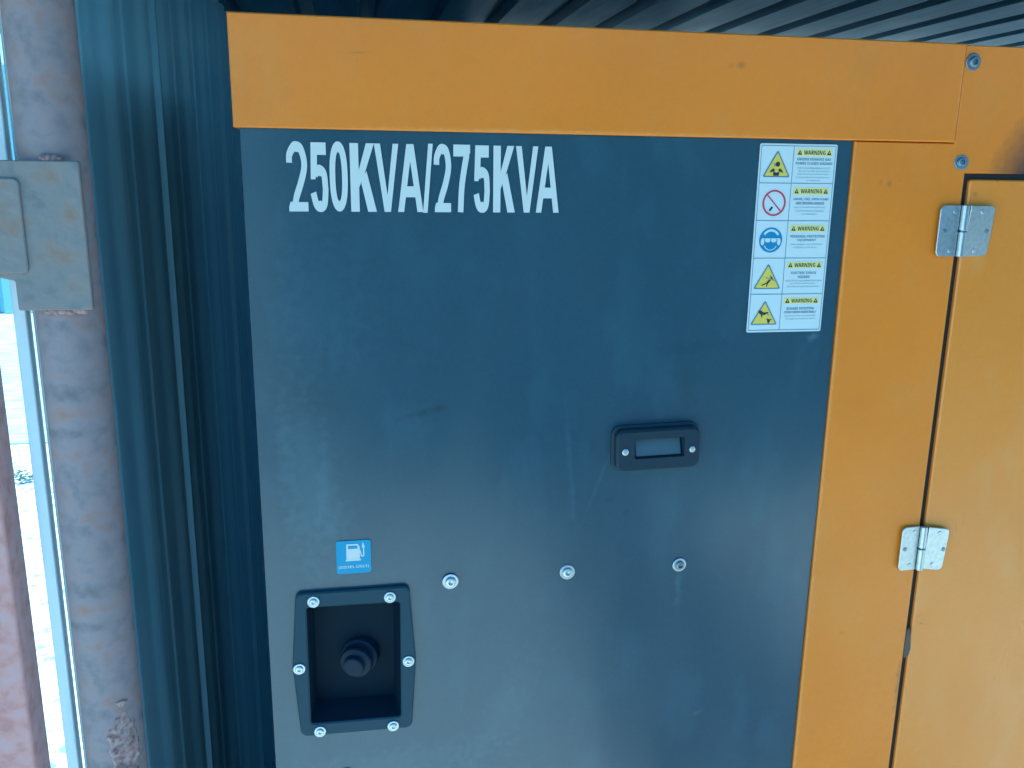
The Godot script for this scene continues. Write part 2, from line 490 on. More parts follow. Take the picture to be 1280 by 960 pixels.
func make_generator() -> void:
	var g := group_node("generator_enclosure", self, Vector3(0, EYE, 0))
	tag(g, "orange and slate-grey steel generator enclosure with warning decals, hinged door and fuel filler", "generator")
	var st := new_st()
	# closed shell behind the front sheets
	box(st, Vector3(-0.127, -1.40, -1.25), Vector3(-0.124, 0.17, -0.004))
	box(st, Vector3(-0.127, -1.40, -1.254), Vector3(2.3, 0.17, -1.251))
	box(st, Vector3(-0.127, 0.171, -1.25), Vector3(2.3, 0.175, -0.052))
	box(st, Vector3(2.297, -1.40, -1.25), Vector3(2.3, 0.17, -0.004))
	obj("enclosure_shell", st, M.slate, g)
	st = new_st()
	box(st, Vector3(-0.14, -1.649, -1.26), Vector3(2.31, -1.405, 0.01), 0.006)
	obj("base_skid", st, M.black, g)
	# side panel with the opening for the filler pocket
	st = new_st()
	var wave := noise(2.6, 2, 91)
	var xs := [-0.1268, -0.0738, 0.0552, 0.689]
	var ys := [-1.40, -0.7710, -0.5885, 0.0535]
	for i in 3:
		for j in 3:
			if i == 1 and j == 1:
				continue
			buckled(st, xs[i], ys[j], xs[i + 1], ys[j + 1], wave)
	quad(st, Vector3(xs[0], ys[0], 0), Vector3(xs[0], ys[3], 0), Vector3(xs[0], ys[3], -0.004), Vector3(xs[0], ys[0], -0.004), Vector3(-1, 0, 0))
	obj("side_panel", st, M.slate, g).set_meta("label", "slate-grey painted side panel")
	# top rail: a folded channel, lapped over the panel and the post
	st = new_st()
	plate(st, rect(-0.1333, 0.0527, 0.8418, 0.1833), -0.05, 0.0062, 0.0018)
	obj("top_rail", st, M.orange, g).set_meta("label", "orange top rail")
	st = new_st()
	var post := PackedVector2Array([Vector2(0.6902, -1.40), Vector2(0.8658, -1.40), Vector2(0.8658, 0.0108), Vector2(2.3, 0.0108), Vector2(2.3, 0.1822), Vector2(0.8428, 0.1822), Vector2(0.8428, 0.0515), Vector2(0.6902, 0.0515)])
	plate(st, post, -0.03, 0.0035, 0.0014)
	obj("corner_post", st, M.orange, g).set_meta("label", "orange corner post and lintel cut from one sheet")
	# lap of post sheet showing behind the joint
	st = new_st()
	plate(st, rect(0.845, 0.04, 0.8651, 0.05), -0.02, -0.005)
	obj("joint_backing", st, M.rubber, g)
	st = new_st()
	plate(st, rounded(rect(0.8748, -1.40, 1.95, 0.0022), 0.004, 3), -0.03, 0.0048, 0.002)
	obj("door", st, M.orange_door_sheen, g).set_meta("label", "orange hinged door")
	st = new_st()
	box(st, Vector3(0.8660, -1.40, -0.05), Vector3(0.8746, 0.0106, -0.0015))
	box(st, Vector3(0.8746, 0.0024, -0.05), Vector3(1.95, 0.0106, -0.0015))
	obj("door_gasket", st, M.rubber, g)
	st = new_st()
	plate(st, PackedVector2Array([Vector2(0.8665, -0.705), Vector2(0.8715, -0.702), Vector2(0.8735, -0.722), Vector2(0.8762, -0.738), Vector2(0.8738, -0.752), Vector2(0.8672, -0.756), Vector2(0.8655, -0.735)]), -0.012, 0.0055, 0.0015)
	obj("torn_gasket_flap", st, M.torn, g)
	# lintel bolts
	bolt(g, "lintel_bolt", Vector3(0.8556, 0.1601, 0.0036), 0.0115, M.dull_bolt, M.dull_bolt, 0.3, 0.05)
	bolt(g, "lintel_bolt", Vector3(0.8566, 0.0257, 0.0036), 0.0105, M.dull_bolt, M.dull_bolt, 0.9, -0.12)
	# panel bolts
	bolt(g, "panel_bolt", Vector3(0.1281, -0.5655, 0.0001), 0.0116, M.bolt, M.washer, 0.2, 0.03)
	bolt(g, "panel_bolt", Vector3(0.2998, -0.5637, 0.0001), 0.0112, M.bolt, M.washer, 0.7, -0.04)
	bolt(g, "panel_bolt", Vector3(0.4724, -0.5645, 0.0001), 0.0108, M.dull_bolt, M.washer, 1.1, 0.06)
	bolt(g, "panel_bolt", Vector3(-0.0268, -0.8645, 0.0001), 0.0110, M.black, M.rubber, 0.4, 0.0)
	make_hinge(g, Vector3(0.8690, -0.0700, 0.0), 0.047, 0.0365, 0.0)
	make_hinge(g, Vector3(0.8690, -0.5610, 0.0), 0.044, 0.0365, -0.11)
	make_latch(g)
	make_filler(g)
	make_lettering(g)
	make_warning_sticker(g)
	make_fuel_sticker(g)

func make_hinge(g: Node3D, p: Vector3, reach: float, half: float, twist: float) -> void:
	var h := group_node("hinge", g, p)
	# left leaf on the post, right leaf on the door, a little twisted on its pin
	for s in [-1, 1]:
		var st := new_st()
		var l := PackedVector2Array()
		var x0 = 0.0062 if s > 0 else -0.0062
		var x1 = reach * s if s > 0 else -reach * 0.84
		var r := 0.008
		var dy = twist * reach if s > 0 else 0.0
		l.append(Vector2(x0, -half)); l.append(Vector2(x0, half))
		for k in 6:
			var a := PI / 2 - PI / 2 * k / 5.0
			l.append(Vector2(x1 - s * r + s * r * cos(a), half + dy - r + r * sin(a)))
		for k in 6:
			var a := -PI / 2 * k / 5.0
			l.append(Vector2(x1 - s * r + s * r * cos(a), -half + dy + r + r * sin(a)))
		plate(st, l, 0.0, 0.0026, 0.0007)
		var leaf := obj("leaf", st, M.zinc, h)
		leaf.position.z = 0.0050 if s < 0 else 0.0082
		# the post leaf leans a little away from the light, the door leaf towards it
		leaf.rotation = Vector3(0, 0.07, 0) if s < 0 else Vector3(0.09, 0.03, 0)
		var dx := 0.0
		for q in [[0.015 if s < 0 else 0.026, 0.028], [0.029 if s < 0 else 0.039, 0.0], [0.017 if s < 0 else 0.024, -0.0275]]:
			var y = q[1] + dy * q[0] / reach
			var sc := screw(h, Vector3(q[0] * s, y, 0.0026), 0.0036, M.zinc if q[1] != 0.0 else M.dull_bolt, q[0] * 90.0)
			sc.transform = leaf.transform
	for s in [[-half, -0.0009], [0.0009, half]]:
		var st := new_st()
		lathe(st, [Vector2(0.0001, s[0]), Vector2(0.0052, s[0]), Vector2(0.0058, s[0] + 0.0008), Vector2(0.0058, s[1] - 0.0008), Vector2(0.0052, s[1]), Vector2(0.0001, s[1])], Transform3D(Basis(Vector3.RIGHT, -PI / 2), Vector3(0, 0, 0.0095)), 24)
		obj("knuckle", st, M.zinc, h)
	var st2 := new_st()
	lathe(st2, [Vector2(0.0001, -half - 0.001), Vector2(0.0034, -half - 0.0006), Vector2(0.0034, half + 0.0006), Vector2(0.0001, half + 0.001)], Transform3D(Basis(Vector3.RIGHT, -PI / 2), Vector3(0, 0, 0.0095)), 16)
	obj("pin", st2, M.dull_bolt, h)

func make_latch(g: Node3D) -> void:
	var o := group_node("paddle_latch", g, Vector3(0.4235, -0.3755, 0.0))
	o.set_meta("label", "black recessed paddle latch held by two screws")
	o.rotation.z = 0.02
	var outer := rounded(rect(-0.0655, -0.0335, 0.0655, 0.0335), 0.014)
	var top := rounded(rect(-0.062, -0.030, 0.062, 0.030), 0.0115)
	var crown := rounded(rect(-0.059, -0.027, 0.059, 0.027), 0.0095)
	var mouth := rounded(rect(-0.0355, -0.0125, 0.0385, 0.0165), 0.002)
	var inner := rounded(rect(-0.033, -0.010, 0.036, 0.0150), 0.0015)
	var st := new_st()
	ring(st, outer, 0.0, outer, 0.004)
	ring(st, outer, 0.004, top, 0.0055)
	ring(st, top, 0.0055, top, 0.0170)
	ring(st, top, 0.0170, crown, 0.0200)
	ring(st, crown, 0.0200, mouth, 0.0200, Vector3(0, 0, 1))
	ring(st, mouth, 0.0200, inner, 0.0040)
	obj("bezel", st, M.black, o)
	# the paddle, leaning back at its lower edge
	st = new_st()
	plate(st, rect(-0.0325, -0.013, 0.0355, 0.0135), -0.003, 0.0, 0.001)
	var pd := obj("paddle", st, M.paddle, o)
	pd.position = Vector3(0, 0.0022, 0.0115)
	pd.rotation.x = -0.32
	st = new_st()
	plate(st, rect(-0.0345, -0.012, 0.0375, 0.0160), 0.001, 0.004)
	obj("recess_floor", st, M.rubber, o)
	screw(o, Vector3(-0.0495, -0.001, 0.0200), 0.0048, M.bolt, 0.4)
	screw(o, Vector3(0.0500, -0.003, 0.0200), 0.0044, M.bolt, 1.0)

func make_filler(g: Node3D) -> void:
	var o := group_node("fuel_filler", g, Vector3(0, 0, 0))
	o.set_meta("label", "black bolted fuel filler pocket with round cap")
	# the flange bulges at mid height; its mouth has as many points as its rim
	var rim := rounded(PackedVector2Array([Vector2(-0.0885, -0.7890), Vector2(0.0700, -0.7915), Vector2(0.0772, -0.6810), Vector2(0.0695, -0.5655), Vector2(-0.0875, -0.5655), Vector2(-0.0962, -0.6760)]), 0.010, 5)
	var mouth_c := PackedVector2Array([Vector2(-0.0742, -0.7695), Vector2(0.0545, -0.7715), Vector2(0.0553, -0.6800), Vector2(0.0560, -0.5890), Vector2(-0.0735, -0.5878), Vector2(-0.0738, -0.6760)])
	var mouth := PackedVector2Array()
	# same point counts: corners get six points, the mid points one
	for i in 6:
		if i == 2 or i == 5:
			mouth.append(mouth_c[i])
			continue
		var a = (mouth_c[(i + 5) % 6] - mouth_c[i]).normalized()
		var b = (mouth_c[(i + 1) % 6] - mouth_c[i]).normalized()
		for k in 6:
			var t := k / 5.0
			mouth.append(mouth_c[i] + a * 0.005 * (1 - t) * (1 - t) + b * 0.005 * t * t)
	var lip := inset(rim, 0.0022)
	var st := new_st()
	ring(st, rim, 0.0, rim, 0.0048)
	ring(st, rim, 0.0048, lip, 0.0068)
	var mouth_in := inset(mouth, -0.002)
	ring(st, lip, 0.0068, mouth_in, 0.0068, Vector3(0, 0, 1))
	ring(st, mouth_in, 0.0068, mouth, 0.0050)
	obj("flange", st, M.flange, o)
	st = new_st()
	var floor_o := PackedVector2Array()
	for q in mouth:
		floor_o.append(Vector2(-0.009, -0.680) + (q - Vector2(-0.009, -0.680)) * 0.88)
	ring(st, mouth, 0.0050, floor_o, -0.036)
	var t := Geometry2D.triangulate_polygon(floor_o)
	for i in range(0, t.size(), 3):
		tri(st, v3(floor_o[t[i]], -0.036), v3(floor_o[t[i + 1]], -0.036), v3(floor_o[t[i + 2]], -0.036), Vector3(0, 0, 1))
	obj("pocket", st, M.pocket, o)
	var ax := Basis(Vector3.UP, -0.32) * Basis(Vector3.RIGHT, 0.06)
	var xf := Transform3D(ax, Vector3(-0.0015, -0.6880, -0.034))
	st = new_st()
	lathe(st, [Vector2(0.0275, -0.006), Vector2(0.0275, 0.006), Vector2(0.0262, 0.0075), Vector2(0.0225, 0.0078), Vector2(0.0215, 0.0085), Vector2(0.0215, 0.012)], xf, 40)
	obj("filler_neck", st, M.cap, o)
	st = new_st()
	lathe(st, [Vector2(0.0228, 0.012), Vector2(0.0232, 0.013), Vector2(0.0232, 0.023), Vector2(0.0220, 0.0248), Vector2(0.0165, 0.0255), Vector2(0.0152, 0.0262), Vector2(0.0148, 0.034), Vector2(0.0136, 0.0358), Vector2(0.0100, 0.0365), Vector2(0.00001, 0.0366)], xf, 40)
	for i in 20:
		# grip ribs round the cap
		var d := Vector3(cos(TAU * i / 20), sin(TAU * i / 20), 0)
		lathe(st, [Vector2(0.0010, 0.0135), Vector2(0.0010, 0.0225), Vector2(0.00001, 0.0235)], xf * Transform3D(Basis(), d * 0.0230), 8)
	obj("filler_cap", st, M.cap, o)
	var spots := [Vector2(-0.0634, -0.5785), Vector2(0.0417, -0.5797), Vector2(-0.0868, -0.6797), Vector2(0.0662, -0.6823), Vector2(-0.0620, -0.7825), Vector2(0.0424, -0.7850)]
	for i in 6:
		bolt(o, "bolt", v3(spots[i], 0.0070), 0.0084, M.bolt, M.washer, i * 0.7, 0.04 * (i % 3 - 1))

func glyph(st: SurfaceTool, ch: String, x0: float, x1: float, y0: float, hgt: float, z: float) -> void:
	var w := (x1 - x0)
	var sx := 0.0069          # width of an upright stroke
	var sy := 0.0140          # width of a level stroke
	var at := func(u: float, v: float) -> Vector2: return Vector2(x0 + u * w, y0 + v * hgt)
	var zb := 0.0
	match ch:
		"0":
			var e := ellipse(Vector2((x0 + x1) / 2, y0 + hgt / 2), w / 2 - sx / 2, hgt / 2 - sy / 2, 44, 0.0, TAU, 0.82)
			pen(st, e, sx, sy, zb, z, true)
		"2":
			var u := sx / 2 / w
			pen(st, smooth_path([at.call(u * 0.9, 0.69), at.call(u * 1.05, 0.80), at.call(0.34, 0.9), at.call(0.52, 0.915), at.call(0.72, 0.88), at.call(1 - u, 0.74), at.call(1 - u * 1.05, 0.60), at.call(0.66, 0.40), at.call(0.42, 0.20), at.call(0.33, 0.05)]), sx, sy * 0.92, zb, z)
			plate(st, PackedVector2Array([at.call(0.03, 0), at.call(1, 0), at.call(1, 0.135), at.call(0.34, 0.135), at.call(0.12, 0.14), at.call(0.04, 0.07)]), zb, z + 0.00012, 0, false)
		"5":
			var u := sx / 2 / w
			plate(st, PackedVector2Array([at.call(0.1, 0.98), at.call(0.93, 0.98), at.call(0.93, 0.805), at.call(0.43, 0.805), at.call(0.41, 0.62), at.call(0.3, 0.46), at.call(0.04, 0.46)]), zb, z + 0.00012, 0, false)
			pen(st, smooth_path([at.call(0.26, 0.525), at.call(0.38, 0.57), at.call(0.56, 0.585), at.call(0.78, 0.53), at.call(1 - u, 0.36), at.call(1 - u, 0.28), at.call(0.76, 0.11), at.call(0.52, 0.075), at.call(0.30, 0.115), at.call(u, 0.27)]), sx, sy, zb, z)
		"7":
			plate(st, PackedVector2Array([at.call(0, 0.985), at.call(1, 0.985), at.call(1, 0.87), at.call(0.9, 0.815), at.call(0, 0.815)]), zb, z + 0.00012, 0, false)
			pen(st, smooth_path([at.call(0.80, 0.84), at.call(0.64, 0.62), at.call(0.50, 0.36), at.call(0.43, 0.0)]), sx * 1.02, sy, zb, z)
		"K":
			plate(st, PackedVector2Array([at.call(0, 0), at.call(0.33, 0), at.call(0.33, 0.98), at.call(0, 0.98)]), zb, z, 0, false)
			plate(st, PackedVector2Array([at.call(0.31, 0.33), at.call(0.56, 0.555), at.call(0.94, 0.98), at.call(0.63, 0.98), at.call(0.31, 0.57)]), zb, z + 0.00012, 0, false)
			plate(st, PackedVector2Array([at.call(0.47, 0.50), at.call(0.63, 0.585), at.call(1.0, 0.0), at.call(0.66, 0.0), at.call(0.42, 0.41)]), zb, z + 0.00024, 0, false)
		"V":
			plate(st, PackedVector2Array([at.call(0, 0.98), at.call(0.25, 0.98), at.call(0.52, 0.24), at.call(0.77, 0.98), at.call(1, 0.98), at.call(0.65, 0), at.call(0.39, 0)]), zb, z, 0, false)
		"A":
			plate(st, PackedVector2Array([at.call(0, 0), at.call(0.36, 0.98), at.call(0.64, 0.98), at.call(1, 0), at.call(0.765, 0), at.call(0.5, 0.74), at.call(0.235, 0)]), zb, z, 0, false)
			plate(st, PackedVector2Array([at.call(0.2, 0.215), at.call(0.8, 0.215), at.call(0.75, 0.375), at.call(0.25, 0.375)]), zb, z + 0.00012, 0, false)
		"/":
			plate(st, PackedVector2Array([at.call(0, -0.01), at.call(0.44, -0.01), at.call(1.0, 0.99), at.call(0.56, 0.99)]), zb, z + 0.0003, 0, false)

func make_lettering(g: Node3D) -> void:
	var o := group_node("rating_lettering", g)
	o.set_meta("label", "pale vinyl lettering reading 250KVA/275KVA")
	var chars := "250KVA/275KVA"
	var ends := [-0.0734, -0.0481, -0.0458, -0.0229, -0.0217, 0.0014, 0.0037, 0.0368, 0.0338, 0.0651, 0.0627, 0.0958, 0.0945, 0.1085, 0.1090, 0.1316, 0.1338, 0.1562, 0.1599, 0.1819, 0.1856, 0.2153, 0.2150, 0.2452, 0.2425, 0.2742]
	for i in chars.length():
		var st := new_st()
		glyph(st, chars[i], ends[2 * i] + 0.0005, ends[2 * i + 1] - 0.0005, -0.0472, 0.0858, 0.0006)
		obj({"K": "letter_k", "V": "letter_v", "A": "letter_a", "/": "slash"}.get(chars[i], "digit"), st, M.lettering, o)

func blob(pts: Array) -> PackedVector2Array:
	var o := PackedVector2Array()
	for p in pts: o.append(p)
	return o

func warn_triangle(s: Node3D, c: Vector2, w: float, h: float, z: float) -> void:
	var t := PackedVector2Array([c + Vector2(-w / 2, 0), c + Vector2(w / 2, 0), c + Vector2(0, h)])
	flat(s, "triangle_border", rounded(t, 0.0016, 4), z, M.decal_line)
	flat(s, "triangle_face", rounded(inset(ccw(t), 0.0019), 0.0009, 3), z + 0.0003, M.yellow)

func bar(pts: Vector2, q: Vector2, w: float) -> PackedVector2Array:
	var d := (q - pts).normalized()
	var e := Vector2(-d.y, d.x) * w / 2
	return PackedVector2Array([pts - e, q - e, q + e, pts + e])

func make_warning_sticker(g: Node3D) -> void:
	var s := group_node("warning_sticker", g)
	s.set_meta("label", "pale blue sticker of five stacked warnings")
	var z := 0.0009
	flat(s, "backing", rounded(rect(0.5518, -0.2133, 0.6660, 0.0466), 0.0025, 3), z, M.decal, 0.0008)
	var yr := [0.0438, -0.0059, -0.0567, -0.1083, -0.1590, -0.2105]
	# printed frame and divisions
	for x in [0.5542, 0.6015, 0.6636]:
		flat(s, "rule", rect(x - 0.00035, yr[5], x + 0.00035, yr[0]), z + 0.0003, M.decal_line)
	for y in yr:
		flat(s, "rule", rect(0.5545, y - 0.0004, 0.6633, y + 0.0004), z + 0.00042, M.decal_line)
	var heads := [["ENGINE EXHAUST GAS", "FUMES CLOSET HAZARD"], ["SMOKE, FIRE, OPEN FLAME", "AND SMOKING BANNED"], ["PERSONAL PROTECTIVE", "EQUIPMENT"], ["ELECTRIC SHOCK", "HAZARD"], ["BEWARE ROTATING", "COULD CRUSH HANDS BADLY"]]
	var head_x := [[[0.6075, 0.6575], [0.6055, 0.6600]], [[0.6066, 0.6593], [0.6108, 0.6535]], [[0.6066, 0.6590], [0.6180, 0.6460]], [[0.6127, 0.6511], [0.6235, 0.6414]], [[0.6104, 0.6523], [0.6070, 0.6561]]]
	var head_y := [[0.0264, 0.0209], [-0.0274, -0.0327], [-0.0782, -0.0835], [-0.1291, -0.1348], [-0.1799, -0.1850]]
	var notes := [["carbon monoxide exhaust can kill", "do not run the set indoors", "keep area aired at all times when", "running and lead the exhaust out", "to open air"], ["keep lit matches and sparks away", "from fuel tank and batteries", "no naked lights"], ["wear goggles, ear defenders", "and gloves at all times"], ["switch off the main breaker before work", "only trained staff may open", "this cover or touch live terminals"], ["keep clear of fan and belts while", "the engine turns; guards stay on"]]
	var note_y := [[0.0148, 0.0106, 0.0063, 0.0020, -0.0022], [-0.0385, -0.0431, -0.0476], [-0.0893, -0.0938], [-0.1401, -0.1443, -0.1484], [-0.1907, -0.1949]]
	var note_x := [[[0.6081, 0.6570], [0.6105, 0.6560], [0.6089, 0.6560], [0.6073, 0.6575], [0.6241, 0.6440]], [[0.6089, 0.6566], [0.6105, 0.6540], [0.6210, 0.6430]], [[0.6080, 0.6560], [0.6130, 0.6480]], [[0.6049, 0.6600], [0.6116, 0.6510], [0.6082, 0.6570]], [[0.6082, 0.6560], [0.6098, 0.6560]]]
	var bar_y := [[0.0403, 0.0306], [-0.0113, -0.0214], [-0.0625, -0.0720], [-0.1135, -0.1226], [-0.1641, -0.1731]]
	for i in 5:
		var b0 = bar_y[i][0]
		var b1 = bar_y[i][1]
		var yc = (b0 + b1) / 2
		flat(s, "heading_bar", rect(0.6055, b1, 0.6588, b0), z + 0.0003, M.pale_yellow)
		words(s, "heading", "WARNING", 0.6165, 0.6485, yc, 0.0056, z + 0.0004, M.ink)
		for x in [0.6105, 0.6540]:
			flat(s, "heading_triangle", PackedVector2Array([Vector2(x - 0.0034, yc - 0.0031), Vector2(x + 0.0034, yc - 0.0031), Vector2(x, yc + 0.0033)]), z + 0.0006, M.ink)
			flat(s, "heading_mark", rect(x - 0.0004, yc - 0.0016, x + 0.0004, yc + 0.0008), z + 0.0009, M.pale_yellow)
		for k in 2:
			words(s, "heading_text", heads[i][k], head_x[i][k][0], head_x[i][k][1], head_y[i][k], 0.0034, z + 0.0003, M.decal_text)
		for k in notes[i].size():
			words(s, "note_text", notes[i][k], note_x[i][k][0], note_x[i][k][1], note_y[i][k], 0.0027, z + 0.0003, M.decal_faint, false)
	# 1: person breathing fumes
	warn_triangle(s, Vector2(0.5781, 0.0020), 0.0410, 0.0365, z + 0.0004)
	var zi := z + 0.0010
	flat(s, "pictogram_head", ellipse(Vector2(0.5792, 0.0193), 0.0032, 0.0034, 16), zi, M.ink)
	flat(s, "pictogram_shoulder", blob([Vector2(0.5677, 0.0083), Vector2(0.5700, 0.0118), Vector2(0.5735, 0.0136), Vector2(0.5752, 0.0122), Vector2(0.5748, 0.0095), Vector2(0.5712, 0.0090)]), zi, M.ink)
	flat(s, "pictogram_shoulder", blob([Vector2(0.5878, 0.0078), Vector2(0.5858, 0.0118), Vector2(0.5825, 0.0138), Vector2(0.5805, 0.0122), Vector2(0.5812, 0.0097), Vector2(0.5845, 0.0090)]), zi, M.ink)
	flat(s, "pictogram_chest", blob([Vector2(0.5738, 0.0040), Vector2(0.5812, 0.0040), Vector2(0.5826, 0.0082), Vector2(0.5802, 0.0090), Vector2(0.5775, 0.0080), Vector2(0.5750, 0.0092), Vector2(0.5730, 0.0080)]), zi, M.ink)
	flat(s, "pictogram_fume", ellipse(Vector2(0.5752, 0.0178), 0.0016, 0.0014, 10), zi, M.decal_text)
	flat(s, "pictogram_fume", ellipse(Vector2(0.5735, 0.0200), 0.0009, 0.0009, 10), zi, M.decal_text)
	# 2: no smoking ring
	var st := new_st()
	pen(st, ellipse(Vector2(0.5783, -0.0327), 0.0160, 0.0165, 40), 0.0023, 0.0023, z, z + 0.0007, true)
	obj("prohibition_ring", st, M.red, s)
	flat(s, "prohibition_bar", bar(Vector2(0.5680, -0.0222), Vector2(0.5890, -0.0440), 0.0016), z + 0.0005, M.red)
	flat(s, "cigarette", bar(Vector2(0.5722, -0.0432), Vector2(0.5762, -0.0380), 0.0028), z + 0.0004, M.ink)
	# 3: blue disc with a masked and goggled head
	var c := Vector2(0.5777, -0.0832)
	flat(s, "mandatory_disc", ellipse(c, 0.0172, 0.0173, 40), z + 0.0004, M.sign_blue)
	st = new_st()
	pen(st, ellipse(c + Vector2(0, 0.0015), 0.0118, 0.0118, 20, 0.5, 2.1), 0.0030, 0.0030, z, z + 0.0008)
	obj("helmet", st, M.decal, s)
	for k in [-1, 1]:
		flat(s, "ear_muff", ellipse(c + Vector2(0.0122 * k, -0.0022), 0.0026, 0.0050, 16), z + 0.0007, M.decal)
		flat(s, "goggle", ellipse(c + Vector2(0.0045 * k, -0.0005), 0.0040, 0.0028, 16), z + 0.0007, M.decal)
	flat(s, "goggle_strap", rect(c.x - 0.0122, c.y + 0.0012, c.x + 0.0122, c.y + 0.0024), z + 0.0009, M.decal)
	st = new_st()
	pen(st, ellipse(c + Vector2(0, -0.0030), 0.0100, 0.0108, 16, PI + 0.45, PI - 0.9), 0.0011, 0.0011, z, z + 0.0008)
	obj("jaw", st, M.decal, s)
	# 4: falling figure struck by a bolt
	warn_triangle(s, Vector2(0.5774, -0.1515), 0.0415, 0.0360, z + 0.0004)
	flat(s, "pictogram_body", bar(Vector2(0.5775, -0.1428), Vector2(0.5812, -0.1386), 0.0030), zi, M.ink)
	flat(s, "pictogram_leg", bar(Vector2(0.5785, -0.1425), Vector2(0.5690, -0.1462), 0.0014), zi + 0.0001, M.ink)
	flat(s, "pictogram_leg", bar(Vector2(0.5780, -0.1425), Vector2(0.5762, -0.1480), 0.0013), zi + 0.0002, M.ink)
	flat(s, "pictogram_arm", bar(Vector2(0.5810, -0.1385), Vector2(0.5735, -0.1345), 0.0010), zi + 0.0001, M.decal_text)
	flat(s, "pictogram_arm", bar(Vector2(0.5808, -0.1388), Vector2(0.5840, -0.1352), 0.0010), zi + 0.0002, M.decal_text)
	flat(s, "pictogram_head", ellipse(Vector2(0.5822, -0.1368), 0.0014, 0.0015, 12), zi + 0.0003, M.decal_text)
	flat(s, "lightning_bolt", blob([Vector2(0.5800, -0.1320), Vector2(0.5850, -0.1360), Vector2(0.5842, -0.1366), Vector2(0.5890, -0.1412), Vector2(0.5828, -0.1372), Vector2(0.5838, -0.1364)]), zi + 0.0004, M.ink)
	# 5: hand and fan blade
	warn_triangle(s, Vector2(0.5768, -0.2026), 0.0415, 0.0352, z + 0.0004)
	flat(s, "pictogram_hand", blob([Vector2(0.5672, -0.1835), Vector2(0.5690, -0.1812), Vector2(0.5718, -0.1822), Vector2(0.5755, -0.1848), Vector2(0.5825, -0.1842), Vector2(0.5828, -0.1856), Vector2(0.5790, -0.1872), Vector2(0.5772, -0.1885), Vector2(0.5742, -0.1880), Vector2(0.5735, -0.1918), Vector2(0.5722, -0.1920), Vector2(0.5718, -0.1882), Vector2(0.5695, -0.1866)]), zi, M.ink)
	flat(s, "pictogram_finger", bar(Vector2(0.5800, -0.1860), Vector2(0.5838, -0.1893), 0.0010), zi + 0.0001, M.decal_text)
	flat(s, "fan_hub", ellipse(Vector2(0.5838, -0.1968), 0.0022, 0.0026, 14), zi, M.ink)
	for k in 3:
		var d := Vector2.from_angle(0.4 + k * 2.1)
		flat(s, "fan_blade", bar(Vector2(0.5842, -0.1964) + d * 0.0022, Vector2(0.5842, -0.1964) + d * 0.0042, 0.0015), zi + 0.0001, M.ink)

func make_fuel_sticker(g: Node3D) -> void:
	var s := group_node("fuel_sticker", g)
	s.set_meta("label", "bright blue fuel pump sticker")
	var z := 0.0009
	flat(s, "backing", rounded(rect(-0.0303, -0.5425, 0.0170, -0.4938), 0.0035, 4), z, M.fuel_blue, 0.0008)
	flat(s, "pump_body", PackedVector2Array([Vector2(-0.0164, -0.5215), Vector2(0.0020, -0.5215), Vector2(0.0020, -0.5058), Vector2(-0.0164, -0.5058)]), z + 0.0003, M.lettering)
	flat(s, "pump_top", PackedVector2Array([Vector2(-0.0164, -0.5060), Vector2(-0.0140, -0.5060), Vector2(-0.0140, -0.5010), Vector2(-0.0020, -0.5010), Vector2(-0.0006, -0.5036), Vector2(-0.0006, -0.5060), Vector2(0.0020, -0.5060), Vector2(0.0020, -0.5030), Vector2(-0.0006, -0.4988), Vector2(-0.0164, -0.4988)]), z + 0.00042, M.lettering)
	flat(s, "pump_foot", rect(-0.0176, -0.5238, 0.0032, -0.5212), z + 0.0005, M.lettering)
	var st := new_st()
	pen(st, smooth_path([Vector2(0.0020, -0.5085), Vector2(0.0034, -0.5130), Vector2(0.0040, -0.5165), Vector2(0.0058, -0.5176), Vector2(0.0072, -0.5160), Vector2(0.0073, -0.5100), Vector2(0.0073, -0.5040)]), 0.0016, 0.0016, z, z + 0.0005)
	obj("pump_hose", st, M.lettering, s)
	flat(s, "pump_nozzle", blob([Vector2(0.0058, -0.4975), Vector2(0.0070, -0.4975), Vector2(0.0076, -0.5000), Vector2(0.0086, -0.5020), Vector2(0.0084, -0.5052), Vector2(0.0060, -0.5052), Vector2(0.0048, -0.5026), Vector2(0.0058, -0.5010)]), z + 0.0004, M.lettering)
	words(s, "caption", "(DIESEL ONLY)", -0.0276, 0.0140, -0.5328, 0.0048, z + 0.0003, M.lettering)

